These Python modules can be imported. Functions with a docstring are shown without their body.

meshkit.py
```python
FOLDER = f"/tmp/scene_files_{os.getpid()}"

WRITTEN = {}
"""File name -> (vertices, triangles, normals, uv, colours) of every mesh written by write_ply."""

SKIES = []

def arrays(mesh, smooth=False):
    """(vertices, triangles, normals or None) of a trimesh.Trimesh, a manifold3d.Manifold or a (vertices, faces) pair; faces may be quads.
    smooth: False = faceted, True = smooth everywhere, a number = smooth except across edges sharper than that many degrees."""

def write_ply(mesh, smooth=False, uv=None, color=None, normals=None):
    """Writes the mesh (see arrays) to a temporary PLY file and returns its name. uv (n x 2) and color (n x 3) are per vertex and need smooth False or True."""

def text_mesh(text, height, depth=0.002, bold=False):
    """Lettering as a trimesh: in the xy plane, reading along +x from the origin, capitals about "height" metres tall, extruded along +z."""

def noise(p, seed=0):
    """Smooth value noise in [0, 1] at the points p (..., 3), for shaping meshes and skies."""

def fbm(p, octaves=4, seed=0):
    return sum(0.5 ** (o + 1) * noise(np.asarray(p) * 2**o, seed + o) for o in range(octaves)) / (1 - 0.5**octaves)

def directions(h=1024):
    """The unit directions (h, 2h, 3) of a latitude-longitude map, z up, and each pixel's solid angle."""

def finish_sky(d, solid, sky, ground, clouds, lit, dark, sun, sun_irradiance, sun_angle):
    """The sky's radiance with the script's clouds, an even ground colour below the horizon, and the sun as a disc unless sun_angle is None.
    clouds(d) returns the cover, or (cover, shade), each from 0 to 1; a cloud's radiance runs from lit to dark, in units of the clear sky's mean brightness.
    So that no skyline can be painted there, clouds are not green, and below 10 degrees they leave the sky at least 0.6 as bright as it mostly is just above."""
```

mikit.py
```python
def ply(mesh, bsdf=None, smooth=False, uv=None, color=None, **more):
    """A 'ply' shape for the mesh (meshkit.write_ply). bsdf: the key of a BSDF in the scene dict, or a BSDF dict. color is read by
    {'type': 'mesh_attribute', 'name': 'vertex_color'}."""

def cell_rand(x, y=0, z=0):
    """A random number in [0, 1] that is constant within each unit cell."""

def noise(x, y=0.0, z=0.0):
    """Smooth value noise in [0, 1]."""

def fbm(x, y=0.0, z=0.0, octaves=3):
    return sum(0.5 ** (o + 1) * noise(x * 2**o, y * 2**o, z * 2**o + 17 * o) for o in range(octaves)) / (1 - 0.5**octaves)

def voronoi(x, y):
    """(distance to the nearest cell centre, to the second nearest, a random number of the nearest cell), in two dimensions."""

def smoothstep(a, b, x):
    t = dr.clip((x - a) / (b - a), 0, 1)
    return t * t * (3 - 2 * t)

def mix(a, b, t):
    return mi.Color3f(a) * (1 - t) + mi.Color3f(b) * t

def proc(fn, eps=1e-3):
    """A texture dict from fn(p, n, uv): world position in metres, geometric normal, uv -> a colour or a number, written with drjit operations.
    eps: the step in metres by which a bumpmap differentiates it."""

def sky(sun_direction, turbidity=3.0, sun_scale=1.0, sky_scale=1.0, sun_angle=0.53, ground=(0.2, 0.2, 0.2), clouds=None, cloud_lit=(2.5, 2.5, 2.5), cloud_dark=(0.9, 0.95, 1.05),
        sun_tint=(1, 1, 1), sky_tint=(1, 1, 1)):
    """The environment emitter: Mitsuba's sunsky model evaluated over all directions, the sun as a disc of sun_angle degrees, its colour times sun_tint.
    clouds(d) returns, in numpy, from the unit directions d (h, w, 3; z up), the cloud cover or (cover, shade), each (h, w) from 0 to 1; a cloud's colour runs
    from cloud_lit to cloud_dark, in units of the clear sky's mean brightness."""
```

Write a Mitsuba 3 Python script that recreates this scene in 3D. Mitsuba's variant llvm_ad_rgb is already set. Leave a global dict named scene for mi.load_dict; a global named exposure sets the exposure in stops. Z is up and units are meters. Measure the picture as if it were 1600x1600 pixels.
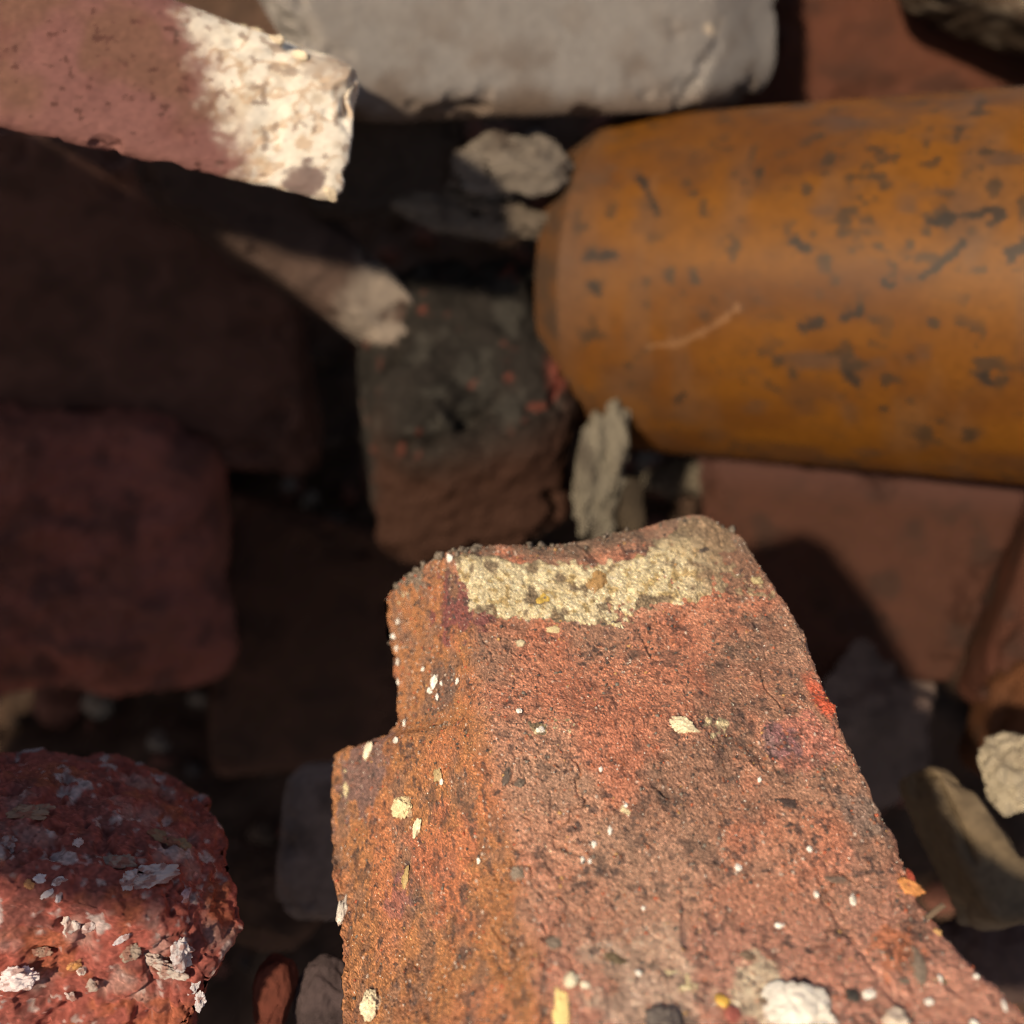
import math
import numpy as np, trimesh, mitsuba as mi, mikit, meshkit
from scipy.interpolate import PchipInterpolator
from scipy.ndimage import gaussian_filter1d
from scipy.spatial import cKDTree

T = mi.ScalarTransform4f
scene, labels = {}, {}

# ------------------------------------------------------------------ camera, sky, exposure
PITCH = math.radians(55.0)                       # looking down into a gap of a rubble heap
CAM = np.array([0.0, -0.30, 0.62])
R_ = np.array([1.0, 0, 0])
U_ = np.array([0, math.sin(PITCH), math.cos(PITCH)])
F_ = np.array([0, math.cos(PITCH), -math.sin(PITCH)])
FOV = 55.0
FPX = 800 / math.tan(math.radians(FOV / 2))
FOCUS = 0.272
scene['camera'] = {'type': 'thinlens', 'fov': FOV, 'fov_axis': 'x', 'aperture_radius': 0.0036, 'focus_distance': FOCUS,
                   'near_clip': 0.01, 'far_clip': 1000.0,
                   'to_world': T().look_at(origin=CAM.tolist(), target=(CAM + F_).tolist(), up=U_.tolist())}
SUN = -0.45 * R_ + 0.05 * U_ - 0.89 * F_         # low hard light from the left, a little behind the viewer
scene['sky'] = mikit.sky(SUN.tolist(), turbidity=3, sun_angle=3.0, sky_scale=1.4, sun_tint=(1.0, 0.98, 0.94), sky_tint=(1.0, 0.66, 0.47))
exposure = 1.78

# ------------------------------------------------------------------ helpers
def at(px, py, d):
    """World point at depth d (metres along the viewing axis), from a reading of the photograph."""
    return CAM + (px - 800) / FPX * d * R_ - (py - 800) / FPX * d * U_ + d * F_

def to_pixel(p):
    q = np.asarray(p) - CAM
    d = q @ F_
    return 800 + FPX * (q @ R_) / d, 800 - FPX * (q @ U_) / d, d

def ns(p, mm, octaves=3, seed=0):
    return meshkit.fbm(np.asarray(p) * (1000.0 / mm) + 31.7 * seed, octaves, seed)

def sstep(a, b, x):
    t = np.clip((x - a) / (b - a), 0, 1)
    return t * t * (3 - 2 * t)

def mixc(a, b, t):
    t = np.asarray(t)[..., None]
    return np.asarray(a, float) * (1 - t) + np.asarray(b, float) * t

def near(p, centre, mm, seed=1, wob=0.6, wmm=4.0):
    """Soft-edged irregular blotch round a point: 1 inside, 0 outside."""
    r = np.linalg.norm(p - centre, axis=-1) * 1000 / mm
    return sstep(1.15, 0.75, r + wob * (ns(p, wmm, 3, seed) - 0.5) * 2)

def vcol(rough=0.9, spec=0.25, **k):
    return {'type': 'principled', 'base_color': {'type': 'mesh_attribute', 'name': 'vertex_color'}, 'roughness': rough, 'specular': spec, **k}

scene['matte_brick'] = vcol(0.88, 0.25)
def grit_relief(p, n, uv):
    return mikit.noise(p.x * 2300, p.y * 2300, p.z * 2300) + 0.8 * mikit.noise(p.x * 4700, p.y * 4700, p.z * 4700)
scene['gritty_brick'] = {'type': 'bumpmap', 'arbitrary': mikit.proc(grit_relief, eps=0.0001), 'scale': 0.00036, 'bsdf': vcol(0.66, 0.4)}
scene['glazed_pipe'] = vcol(0.50, 0.16)
scene['mineral'] = vcol(0.55, 0.5)

def numbered(key):
    if key not in scene and key not in labels:
        return key
    n = 1
    while f'{key}_{n:03d}' in scene or f'{key}_{n:03d}' in labels:
        n += 1
    return f'{key}_{n:03d}'

def put(name, mesh, color, mat='matte_brick', parent=None, label=None, cat=None, smooth=True, **extra):
    key = numbered(f'{parent}__{name}' if parent else name)
    scene[key] = mikit.ply(mesh, mat, smooth=smooth, color=np.clip(color, 0.004, 0.95))
    entry = dict(extra)
    if label: entry['label'] = label
    if cat: entry['category'] = cat
    if entry: labels[key] = entry
    return key

def thing(name, label, cat, **extra):
    key = numbered(name)
    labels[key] = {'label': label, 'category': cat, **extra}
    return key

def speckle(n, seed, amount=0.35):
    return np.exp(amount * np.random.default_rng(seed).normal(size=n))[:, None]

def crumbs(v, mm, seed):
    """Blocky fragments: (height of the fragment a point lies on, 0 to 1; how close it is to the fragment's border, 1 at the border)."""
    rng = np.random.default_rng(seed)
    lo, hi = v.min(0), v.max(0)
    n = int(min(60000, np.prod((hi - lo) * 1000 / mm) + 50))
    pts = rng.uniform(lo, hi, (n, 3))
    dd, ii = cKDTree(pts).query(v + (np.stack([ns(v, mm, 2, seed + k) for k in range(3)], -1) - .5) * mm / 1000, k=2)
    return rng.random(n)[ii[:, 0]], np.clip(1 - (dd[:, 1] - dd[:, 0]) * 1000 / (0.35 * mm), 0, 1)

def vnormals(v, f):
    n = np.zeros_like(v)
    fn = np.cross(v[f[:, 1]] - v[f[:, 0]], v[f[:, 2]] - v[f[:, 0]])
    for k in range(3):
        np.add.at(n, f[:, k], fn)
    return n / np.maximum(np.linalg.norm(n, axis=1, keepdims=True), 1e-18)

def block(front, back=None, th=0.06, res=0.0012, r=0.004, rough=(2.0, 0.8, 0.25), chip=0.012, seed=0, cap=160):
    """A worn brick from its eight corners: front quad (top left, top right, bottom right, bottom left seen from outside) and back quad."""
    fr = np.array(front, float)
    if back is None:
        n = np.cross(fr[1] - fr[0], fr[3] - fr[0]); n /= np.linalg.norm(n)
        bk = fr + n * th                        # x right, y down => the cross product points away from the viewer
    else:
        bk = np.array(back, float)
    dims = np.array([np.linalg.norm(fr[1] - fr[0]), np.linalg.norm(fr[3] - fr[0]), np.linalg.norm(bk[0] - fr[0])])
    cnt = np.clip((dims / res).astype(int), 6, cap)
    faces, verts, off = [], [], 0
    for ax in range(3):
        u, w = [a for a in range(3) if a != ax]
        for sgn in (-1, 1):
            gu, gw = np.meshgrid(np.linspace(-1, 1, cnt[u] + 1), np.linspace(-1, 1, cnt[w] + 1), indexing='ij')
            q = np.zeros(gu.shape + (3,)); q[..., ax] = sgn; q[..., u] = gu; q[..., w] = gw
            i, j = np.meshgrid(np.arange(cnt[u]), np.arange(cnt[w]), indexing='ij')
            m = cnt[w] + 1
            a, b, c, e = i * m + j, (i + 1) * m + j, (i + 1) * m + j + 1, i * m + j + 1
            quads = np.stack([a, b, c, e], -1).reshape(-1, 4)
            flip = (sgn > 0) != (ax != 1)
            if flip: quads = quads[:, ::-1]
            verts.append(q.reshape(-1, 3)); faces.append(quads + off); off += q.size // 3
    q, f = np.vstack(verts), np.vstack(faces)
    f = np.vstack([f[:, [0, 1, 2]], f[:, [0, 2, 3]]])
    _, idx, inv = np.unique(np.round(q, 6), axis=0, return_index=True, return_inverse=True)
    q, f = q[idx], inv.ravel()[f]
    h = dims / 2
    qq = q * h
    rr = np.minimum(r, h.min() * 0.8)
    inner = np.clip(qq, -(h - rr), h - rr)
    dv = qq - inner
    edge = (np.sort(np.abs(dv), axis=1)[:, 1]) / rr          # 0 on the flats, 1 on the edges
    dv /= np.maximum(np.linalg.norm(dv, axis=1, keepdims=True), 1e-12)
    q2 = (inner + rr * dv) / h
    a, b, c = [(q2[:, k] + 1) / 2 for k in range(3)]
    def quad(Q):
        return ((1 - a) * (1 - b))[:, None] * Q[0] + (a * (1 - b))[:, None] * Q[1] + (a * b)[:, None] * Q[2] + ((1 - a) * b)[:, None] * Q[3]
    v = quad(fr) * (1 - c)[:, None] + quad(bk) * c[:, None]
    n = vnormals(v, f)
    if np.einsum('ij,ij->i', n, v - v.mean(0)).mean() < 0:
        f, n = f[:, ::-1], -n
    e = np.linalg.norm(q2, axis=1)
    near_edge = sstep(0.55, 1.0, np.sort(np.abs(q2), axis=1)[:, 1])
    dsp = (ns(v, 40, 3, seed) - .5) * rough[0] * 2 + (ns(v, 8, 3, seed + 1) - .5) * rough[1] * 2 + (ns(v, 2.2, 2, seed + 2) - .5) * rough[2] * 2
    dsp = dsp / 1000 - chip * near_edge * np.maximum(0, ns(v, 16, 3, seed + 3) - 0.52) * 3
    v = v + n * dsp[:, None]
    return v, f, {'edge': near_edge, 'q': q2}

def stone(centre, size, axes=None, seed=0, sub=4, cuts=9, rough=(0.14, 0.10)):
    """An angular pebble or lump: an icosphere with flats knocked off, then roughened. size: three half-extents in metres."""
    m = trimesh.creation.icosphere(subdivisions=sub)
    rng = np.random.default_rng(seed)
    v = np.array(m.vertices)
    for _ in range(cuts):
        d = rng.normal(size=3); d /= np.linalg.norm(d)
        lim = rng.uniform(0.62, 0.92)
        over = np.maximum(v @ d - lim, 0)
        v = v - d * (over * 0.92)[:, None]
    n = vnormals(v, np.array(m.faces))
    s = rng.uniform(0, 50)
    v = v + n * ((meshkit.fbm(v * 1.6 + s, 3, seed) - .5) * rough[0] * 4 + (meshkit.fbm(v * 6 + s, 2, seed) - .5) * rough[1] * 2)[:, None]
    v = v * np.asarray(size)
    if axes is None:
        axes = trimesh.transformations.random_rotation_matrix(rng.random(3))[:3, :3].T
    return v @ np.asarray(axes) + centre, np.array(m.faces)

def seen_axes(deg, tilt=0.0):
    """Axes of a lump: long axis turned by deg in the picture's plane (clockwise), second axis across it, third towards the viewer."""
    a = math.radians(deg)
    x = math.cos(a) * R_ - math.sin(a) * U_
    y = math.sin(a) * R_ + math.cos(a) * U_
    z = -F_
    if tilt:
        t = math.radians(tilt)
        x, z = math.cos(t) * x + math.sin(t) * z, -math.sin(t) * x + math.cos(t) * z
    return np.array([x, y, z])

def cam_size(px, d):
    return px / FPX * d

def brick_paint(v, base, alt, dark, seed, dirt=0.5, grain=0.25, light=None, lightamt=0.0, scale=1.0):
    c = mixc(base, alt, sstep(0.35, 0.65, ns(v, 22 * scale, 3, seed)))
    c = mixc(c, dark, dirt * sstep(0.50, 0.68, ns(v, 14 * scale, 4, seed + 1)))
    if light is not None:
        c = mixc(c, light, lightamt * sstep(0.55, 0.66, ns(v, 10 * scale, 4, seed + 2)))
    c = c * (1 + grain * 2 * (ns(v, 1.6 * scale, 2, seed + 3)[:, None] - .5))
    return c

# ------------------------------------------------------------------ ground under the heap
def heap(x, y):
    r2 = (x / 1.3) ** 2 + ((y - 0.2) / 1.3) ** 2
    z = 0.085 + 0.52 * np.log1p(np.exp((y - 0.02) * 14)) / 14
    return np.minimum(z, 0.32) * np.exp(-r2 ** 2)

def build_ground():
    t = np.linspace(-1, 1, 401)
    g = np.sign(t) * (0.9 * np.abs(t) + 300 * np.abs(t) ** 9)
    X, Y = np.meshgrid(g, g, indexing='ij')
    Z = heap(X, Y)
    P = np.stack([X, Y, Z], -1).reshape(-1, 3)
    close = np.exp(-(P[:, 0] ** 2 + P[:, 1] ** 2) / 4)
    P[:, 2] += close * ((ns(P, 60, 4, 3) - .5) * 0.035 + (ns(P, 14, 3, 4) - .5) * 0.014)
    n = len(t)
    i, j = np.meshgrid(np.arange(n - 1), np.arange(n - 1), indexing='ij')
    a = i * n + j
    f = np.stack([a, a + n, a + n + 1, a + 1], -1).reshape(-1, 4)
    f = np.vstack([f[:, [0, 1, 2]], f[:, [0, 2, 3]]])
    c = brick_paint(P, (.06, .036, .024), (.08, .046, .03), (.03, .02, .015), 5, 0.6, 0.4)
    put('soil_ground', (P, f), c, label='dark brown earth deep in the gaps between the broken bricks', cat='ground', kind='structure')
build_ground()

def build_gravel():
    rng = np.random.default_rng(11)
    vs, fs, cs, off = [], [], [], 0
    for k in range(900):
        x, y = rng.uniform(-0.32, 0.36), rng.uniform(-0.22, 0.36)
        s = rng.uniform(.003, .010) * rng.choice([1, 1, 1.5])
        v, f = stone((x, y, heap(x, y) + s * 0.3), (s, s * rng.uniform(.6, 1), s * rng.uniform(.5, .8)), seed=1000 + k, sub=2, cuts=6)
        col = [(.12, .05, .035), (.07, .045, .03), (.18, .15, .12), (.05, .04, .035)][rng.choice(4, p=[.4, .3, .12, .18])]
        vs.append(v); fs.append(f + off); off += len(v)
        cs.append(np.array(col) * (0.8 + 0.5 * ns(v, 3, 2, k))[:, None])
    put('gravel', (np.vstack(vs), np.vstack(fs)), np.vstack(cs), label='small brick crumbs and grit lying on the earth in the gaps', cat='gravel', kind='stuff')
build_gravel()

# ------------------------------------------------------------------ the sharp broken brick in front
def front_brick():
    key = thing('broken_brick', 'large sharp orange red broken brick with yellowish mortar crust at its end', 'brick')
    cols = ['C', 'M', 'B', 'T1', 'T2', 'T3', 'A']
    st = [
        # C                 M                 B                 T1                T2                T3                 A
        [(601, 932, 0.3250), (645, 895, 0.3120), (697, 858, 0.3020), (780, 850, 0.3050), (880, 852, 0.3070), (1093, 803, 0.3130), (1172, 846, 0.3070)],
        [(608, 975, 0.3220), (655, 945, 0.3070), (712, 905, 0.2960), (815, 905, 0.2970), (940, 900, 0.2970), (1096, 885, 0.2990), (1220, 905, 0.2980)],
        [(618, 1060, 0.3150), (672, 1035, 0.2970), (735, 1000, 0.2840), (850, 998, 0.2840), (980, 995, 0.2840), (1125, 985, 0.2850), (1270, 975, 0.2870)],
        [(621, 1115, 0.3100), (680, 1105, 0.2900), (750, 1075, 0.2740), (868, 1070, 0.2740), (1000, 1062, 0.2740), (1149, 1052, 0.2750), (1298, 1040, 0.2770)],
        [(624, 1138, 0.3060), (684, 1132, 0.2870), (757, 1110, 0.2690), (880, 1105, 0.2690), (1015, 1096, 0.2690), (1163, 1086, 0.2700), (1314, 1075, 0.2720)],
        [(520, 1180, 0.3180), (636, 1150, 0.2910), (763, 1150, 0.2630), (885, 1145, 0.2630), (1025, 1135, 0.2630), (1177, 1124, 0.2640), (1329, 1110, 0.2660)],
        [(514, 1280, 0.3091), (650, 1290, 0.2754), (790, 1290, 0.2499), (915, 1285, 0.2499), (1070, 1278, 0.2499), (1230, 1266, 0.2509), (1398, 1250, 0.2540)],
        [(532, 1430, 0.2874), (680, 1450, 0.2571), (830, 1450, 0.2341), (960, 1445, 0.2351), (1120, 1436, 0.2362), (1297, 1424, 0.2383), (1462, 1405, 0.2414)],
        [(540, 1600, 0.2631), (700, 1610, 0.2375), (868, 1600, 0.2194), (1010, 1598, 0.2205), (1190, 1588, 0.2215), (1395, 1575, 0.2226), (1600, 1556, 0.2247)],
        [(545, 1760, 0.2441), (720, 1770, 0.2213), (905, 1760, 0.2061), (1060, 1756, 0.2061), (1270, 1740, 0.2072), (1504, 1710, 0.2083), (1768, 1670, 0.2105)],
        [(550, 1950, 0.2276), (740, 1960, 0.2087), (940, 1950, 0.1931), (1120, 1945, 0.1931), (1350, 1930, 0.1943), (1604, 1900, 0.1954), (1908, 1850, 0.1976)]]
    S = np.array([[at(*c) for c in row] for row in st])
    down = -(0.79 * U_ - 0.61 * F_)
    end = S[0] + 0.006 * down + 0.003 * (S[0] - S[1]) / np.linalg.norm(S[0] - S[1], axis=1, keepdims=True)
    end2 = S[0] + 0.05 * down
    end2[:3] = S[0][:3] + 0.02 * down
    end3 = end2.mean(0) + (end2 - end2.mean(0)) * 0.02
    S = np.concatenate([[end3, end2, end], S])
    tt = np.concatenate([[0], np.cumsum(np.linalg.norm(np.diff(S[:, 2:], axis=0), axis=2).mean(1))])
    D = S[:, 6] + 0.055 * down - 0.004 * R_
    E = S[:, 0] + 0.02 * down + 0.01 * R_
    ctrl = np.concatenate([E[:, None], S, D[:, None], E[:, None]], 1)       # E C M B T1 T2 T3 A D E
    t0, t1 = tt[0], tt[-1]
    res = 0.00030
    rows = int((t1 - t0) / res)
    tq = np.linspace(t0, t1, rows)
    ctrl = PchipInterpolator(tt, ctrl, axis=0)(tq)
    counts = [12, 130, 130, 85, 110, 110, 100, 16, 14]
    parts, sp = [], []
    for k, c in enumerate(counts):
        a = np.linspace(0, 1, c, endpoint=False)
        parts.append(ctrl[:, k, None] * (1 - a)[None, :, None] + ctrl[:, k + 1, None] * a[None, :, None])
        sp.append(k + a)
    G = np.concatenate(parts, 1)
    sp = np.concatenate(sp)
    # round the section: smooth the visible span (fine columns), hidden columns are coarse
    sm = gaussian_filter1d(G, 9, axis=1, mode='wrap')
    wide = gaussian_filter1d(G, 16, axis=1, mode='wrap')
    wB = np.exp(-((sp - 3) / 0.35) ** 2)[None, :, None]
    hid = (sstep(1.02, 1.12, sp) * sstep(7.9, 7.6, sp))[None, :, None]
    G = G * (1 - hid) + (sm * (1 - wB) + wide * wB) * hid
    G = gaussian_filter1d(G, 5, axis=0, mode='nearest')
    n_r, n_c = G.shape[:2]
    sp2, tq2 = np.meshgrid(sp, tq)
    V = G.reshape(-1, 3)
    i, j = np.meshgrid(np.arange(n_r - 1), np.arange(n_c), indexing='ij')
    a, b = i * n_c + j, i * n_c + (j + 1) % n_c
    f = np.stack([a, b, b + n_c, a + n_c], -1).reshape(-1, 4)
    f = np.vstack([f[:, [0, 1, 2]], f[:, [0, 2, 3]]])
    N = vnormals(V, f)
    top = V[(n_r // 2) * n_c + int(np.argmin(abs(sp - 5)))]
    if N[(n_r // 2) * n_c + int(np.argmin(abs(sp - 5)))] @ (-F_) < 0:
        f, N = f[:, ::-1], -N
    s, t = sp2.ravel(), tq2.ravel()
    vpx, vpy, vd = to_pixel(V)
    vtree = cKDTree(np.stack([vpx, vpy], 1)[::2])
    def here(x, y):
        ids = vtree.query((x, y), k=40)[1] * 2
        return V[ids[np.argmin(vd[ids])]]
    side = sstep(3.18, 2.82, s + 0.5 * (ns(V, 14, 3, 20) - .5))
    # relief: waves, lumps, torn grit and pits
    d = (ns(V, 26, 3, 21) - .5) * 2.6 + (ns(V, 7, 3, 22) - .5) * 0.9 + (ns(V, 2.2, 3, 23) - .5) * 0.55
    pits = sstep(0.64, 0.78, ns(V, 3.2, 3, 24))
    d = d - pits * 0.55
    rng = np.random.default_rng(5)
    seeds = V[rng.choice(len(V), 60000)]
    dist, who = cKDTree(seeds).query(V)
    hgt = rng.uniform(0, 1, len(seeds)) ** 3
    rad = rng.uniform(0.25, 0.60, len(seeds))
    bump = np.sqrt(np.maximum(0, 1 - (dist * 1000 / rad[who]) ** 2))
    d = d + bump * hgt[who] * 0.45
    ch, cb = crumbs(V, 3.4, 29)
    torn = sstep(.45, .62, ns(V, 12, 3, 59)) * 0.7 + 0.3
    d = d + torn * ((ch - .5) * 0.25 - cb ** 2 * 0.12)
    crack = np.abs(ns(V, 18, 4, 25) - .5)
    crk = sstep(0.016, 0.0, crack) * sstep(0.5, 0.62, ns(V, 30, 2, 26))
    d = d - crk * 0.7
    sharp_edge = np.exp(-((s - 7) / 0.16) ** 2) + np.exp(-((s - 1) / 0.12) ** 2)
    d = d + sharp_edge * ((ns(V, 5, 4, 27) - .5) * 4.6 - 1.2 * np.maximum(0, ns(V, 14, 2, 77) - .5) * 4)
    ga = (here(1066, 1340) - here(1070, 1470)); gl = np.linalg.norm(ga); ga /= gl
    rel = V - here(1070, 1470)
    al = np.clip(rel @ ga, 0, gl)
    gd = np.linalg.norm(rel - al[:, None] * ga, axis=1) * 1000
    slit = sstep(1.5, 0.2, gd + 1.2 * (ns(V, 3, 2, 28) - .5) + 1.0 * al / gl)
    d = d - slit * 1.1
    Q = np.stack([s * .016, t * .22, np.zeros_like(s)], 1)
    drag = ns(Q, 2.6, 4, 71)
    d = d - 0.9 * sstep(.60, .72, drag) * sstep(.45, .6, ns(V, 24, 3, 72)) + 0.35 * (ns(Q, 5, 3, 73) - .5)
    P = V + N * (d / 1000)[:, None]
    # colours of the fired clay and what sticks to it
    fine = ns(V, 1.1, 2, 30)
    c = mixc((.35, .140, .088), (.43, .190, .120), sstep(.35, .65, ns(V, 9, 3, 31)))
    c = mixc(c, (.25, .150, .105), 0.75 * sstep(.42, .62, ns(V, 17, 4, 32)))
    c = mixc(c, (.44, .165, .095), 0.4 * sstep(.56, .70, ns(V, 20, 3, 33)))
    c = mixc(c, (.42, .21, .16), 0.8 * sstep(tt[9], tt[11], t + 0.03 * (ns(V, 12, 3, 34) - .5)))
    so = mixc((.29, .132, .060), (.345, .155, .068), ns(V, 8, 3, 35))
    so = mixc(so, (.44, .15, .08), 0.4 * sstep(.52, .68, ns(V, 16, 3, 36)))
    so = mixc(so, (.20, .085, .05), 0.6 * sstep(.55, .70, ns(V, 9, 4, 37)))
    so = mixc(so, (.17, .105, .08), 0.6 * sstep(.50, .66, ns(V, 7, 5, 38)))
    c = mixc(c, so, side)
    # brighter oxide on the broken ledge, purplish burnt skin on its top
    c = mixc(c, (.15, .095, .095), 0.8 * near(V, here(560, 1200), 14, 40, 1.1))
    c = mixc(c, (.15, .05, .055), 0.85 * near(V, here(712, 945), 9.5, 41, 1.4, 3))
    c = mixc(c, (.17, .075, .10), 0.6 * near(V, here(618, 1405), 6, 42, 1.3, 3))
    c = mixc(c, (.44, .14, .08), 0.45 * near(V, here(690, 1340), 13, 43, 0.9, 6))
    c = mixc(c, (.13, .085, .07), 0.8 * near(V, here(690, 1075), 7, 44, 0.9, 3))
    c = mixc(c, (.16, .13, .10), 0.9 * near(V, here(640, 905), 7.5, 45, 1.0, 3) * sstep(.45, .55, ns(V, 4, 2, 46)))
    c = mixc(c, (.62, .52, .38), 0.8 * near(V, here(1190, 1545), 7.5, 47, 0.9, 3))
    c = mixc(c, (.52, .42, .33), 0.55 * near(V, here(1010, 1520), 13, 48, 0.9, 5))
    c = mixc(c, (.10, .05, .07), 0.9 * slit)
    c = mixc(c, (.52, .10, .05), near(V, here(1282, 1075), 8.0, 49, 0.5, 3) * sstep(6.62, 6.74, s + .15 * (ns(V, 3, 3, 80) - .5)))
    c = mixc(c, (.44, .16, .12), 0.7 * near(V, here(1265, 1150), 9, 50, 0.7, 4))
    c = mixc(c, (.10, .07, .10), 0.6 * near(V, here(1220, 1150), 5, 51, 0.9, 3))
    c = mixc(c, (.13, .12, .11), 0.6 * near(V, here(1355, 1270), 6, 52, 0.9, 3))
    c = mixc(c, (.42, .13, .05), 0.6 * near(V, here(1400, 1480), 6, 53, 0.9, 3))
    tn = (t - tt[3]) / 0.001
    rim = sstep(13, 6, tn + 9 * (ns(V, 6, 4, 54) - .5))
    c = mixc(c, (.13, .092, .066), 0.85 * rim * sstep(2.9, 3.1, s) * sstep(.30, .50, ns(V, 6, 4, 55)))
    c = mixc(c, (.17, .115, .08), 0.75 * near(V, here(1160, 868), 13, 78, 1.2, 6))
    c = mixc(c, (.15, .10, .075), 0.6 * near(V, here(1230, 1010), 12, 79, 1.4, 5))
    c = mixc(c, (.38, .235, .165), 0.5 * sstep(.52, .68, ns(V, 30, 4, 74)) * (1 - side))
    c = mixc(c, (.13, .085, .065), 0.55 * sstep(.58, .70, ns(Q, 4, 4, 75)))
    c = mixc(c, (.46, .165, .10), 0.3 * sstep(.55, .68, ns(V, 26, 4, 76)) * sstep(tt[5], tt[7], t))
    # grains: dark flecks, pale sand, glints
    c = mixc(c, (.06, .042, .04), 0.8 * sstep(.61, .70, ns(V, 1.7, 3, 56)) * sstep(.30, .55, ns(V, 11, 3, 81)))
    c = mixc(c, (.05, .03, .03), 0.6 * sstep(.66, .74, ns(Q * [1, 1.6, 1], 1.3, 2, 82)))
    c = mixc(c, (.08, .05, .045), 0.5 * pits)
    c = c * (0.72 + 0.56 * fine)[:, None] * speckle(len(V), 3, .42)
    c = mixc(c, (.05, .04, .038), 0.55 * sstep(.60, .68, ns(V, 3.6, 4, 57)) * sstep(.45, .55, ns(V, 15, 3, 58)))
    tone = rng.uniform(0, 1, len(seeds))
    grain = bump * sstep(0.25, 0.6, hgt[who])
    c = mixc(c, (.62, .50, .42), grain * (tone[who] > 0.96))
    c = mixc(c, (.06, .05, .05), 0.8 * grain * (tone[who] < 0.22))
    c = mixc(c, (.50, .16, .07), 0.6 * grain * ((tone[who] > 0.5) & (tone[who] < 0.7)))
    put('body', (P, f), c, 'gritty_brick', key)

    # crusts that cling to the brick: the same skin, raised where the crust lies and dropped below it elsewhere
    def crust(name, m, high, col, label=None, mat='gritty_brick', grit=0.5, seed=60):
        keep = m > -0.35
        ff = f[keep[f].all(1)]
        used = np.unique(ff)
        remap = np.full(len(V), -1); remap[used] = np.arange(len(used))
        v = V[used]
        mm = m[used]
        g1, g2 = ns(v, 1.5, 2, seed), ns(v, 4, 3, seed + 1)
        lift = np.clip(mm, -0.4, 1) * high * (0.35 + 1.1 * g2) + np.where(mm > 0, (g1 - .5) * grit, 0)
        q = v + N[used] * ((d[used] * 0.75 + lift) / 1000)[:, None]
        cc, ff = col(v, mm, used), remap[ff]
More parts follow.
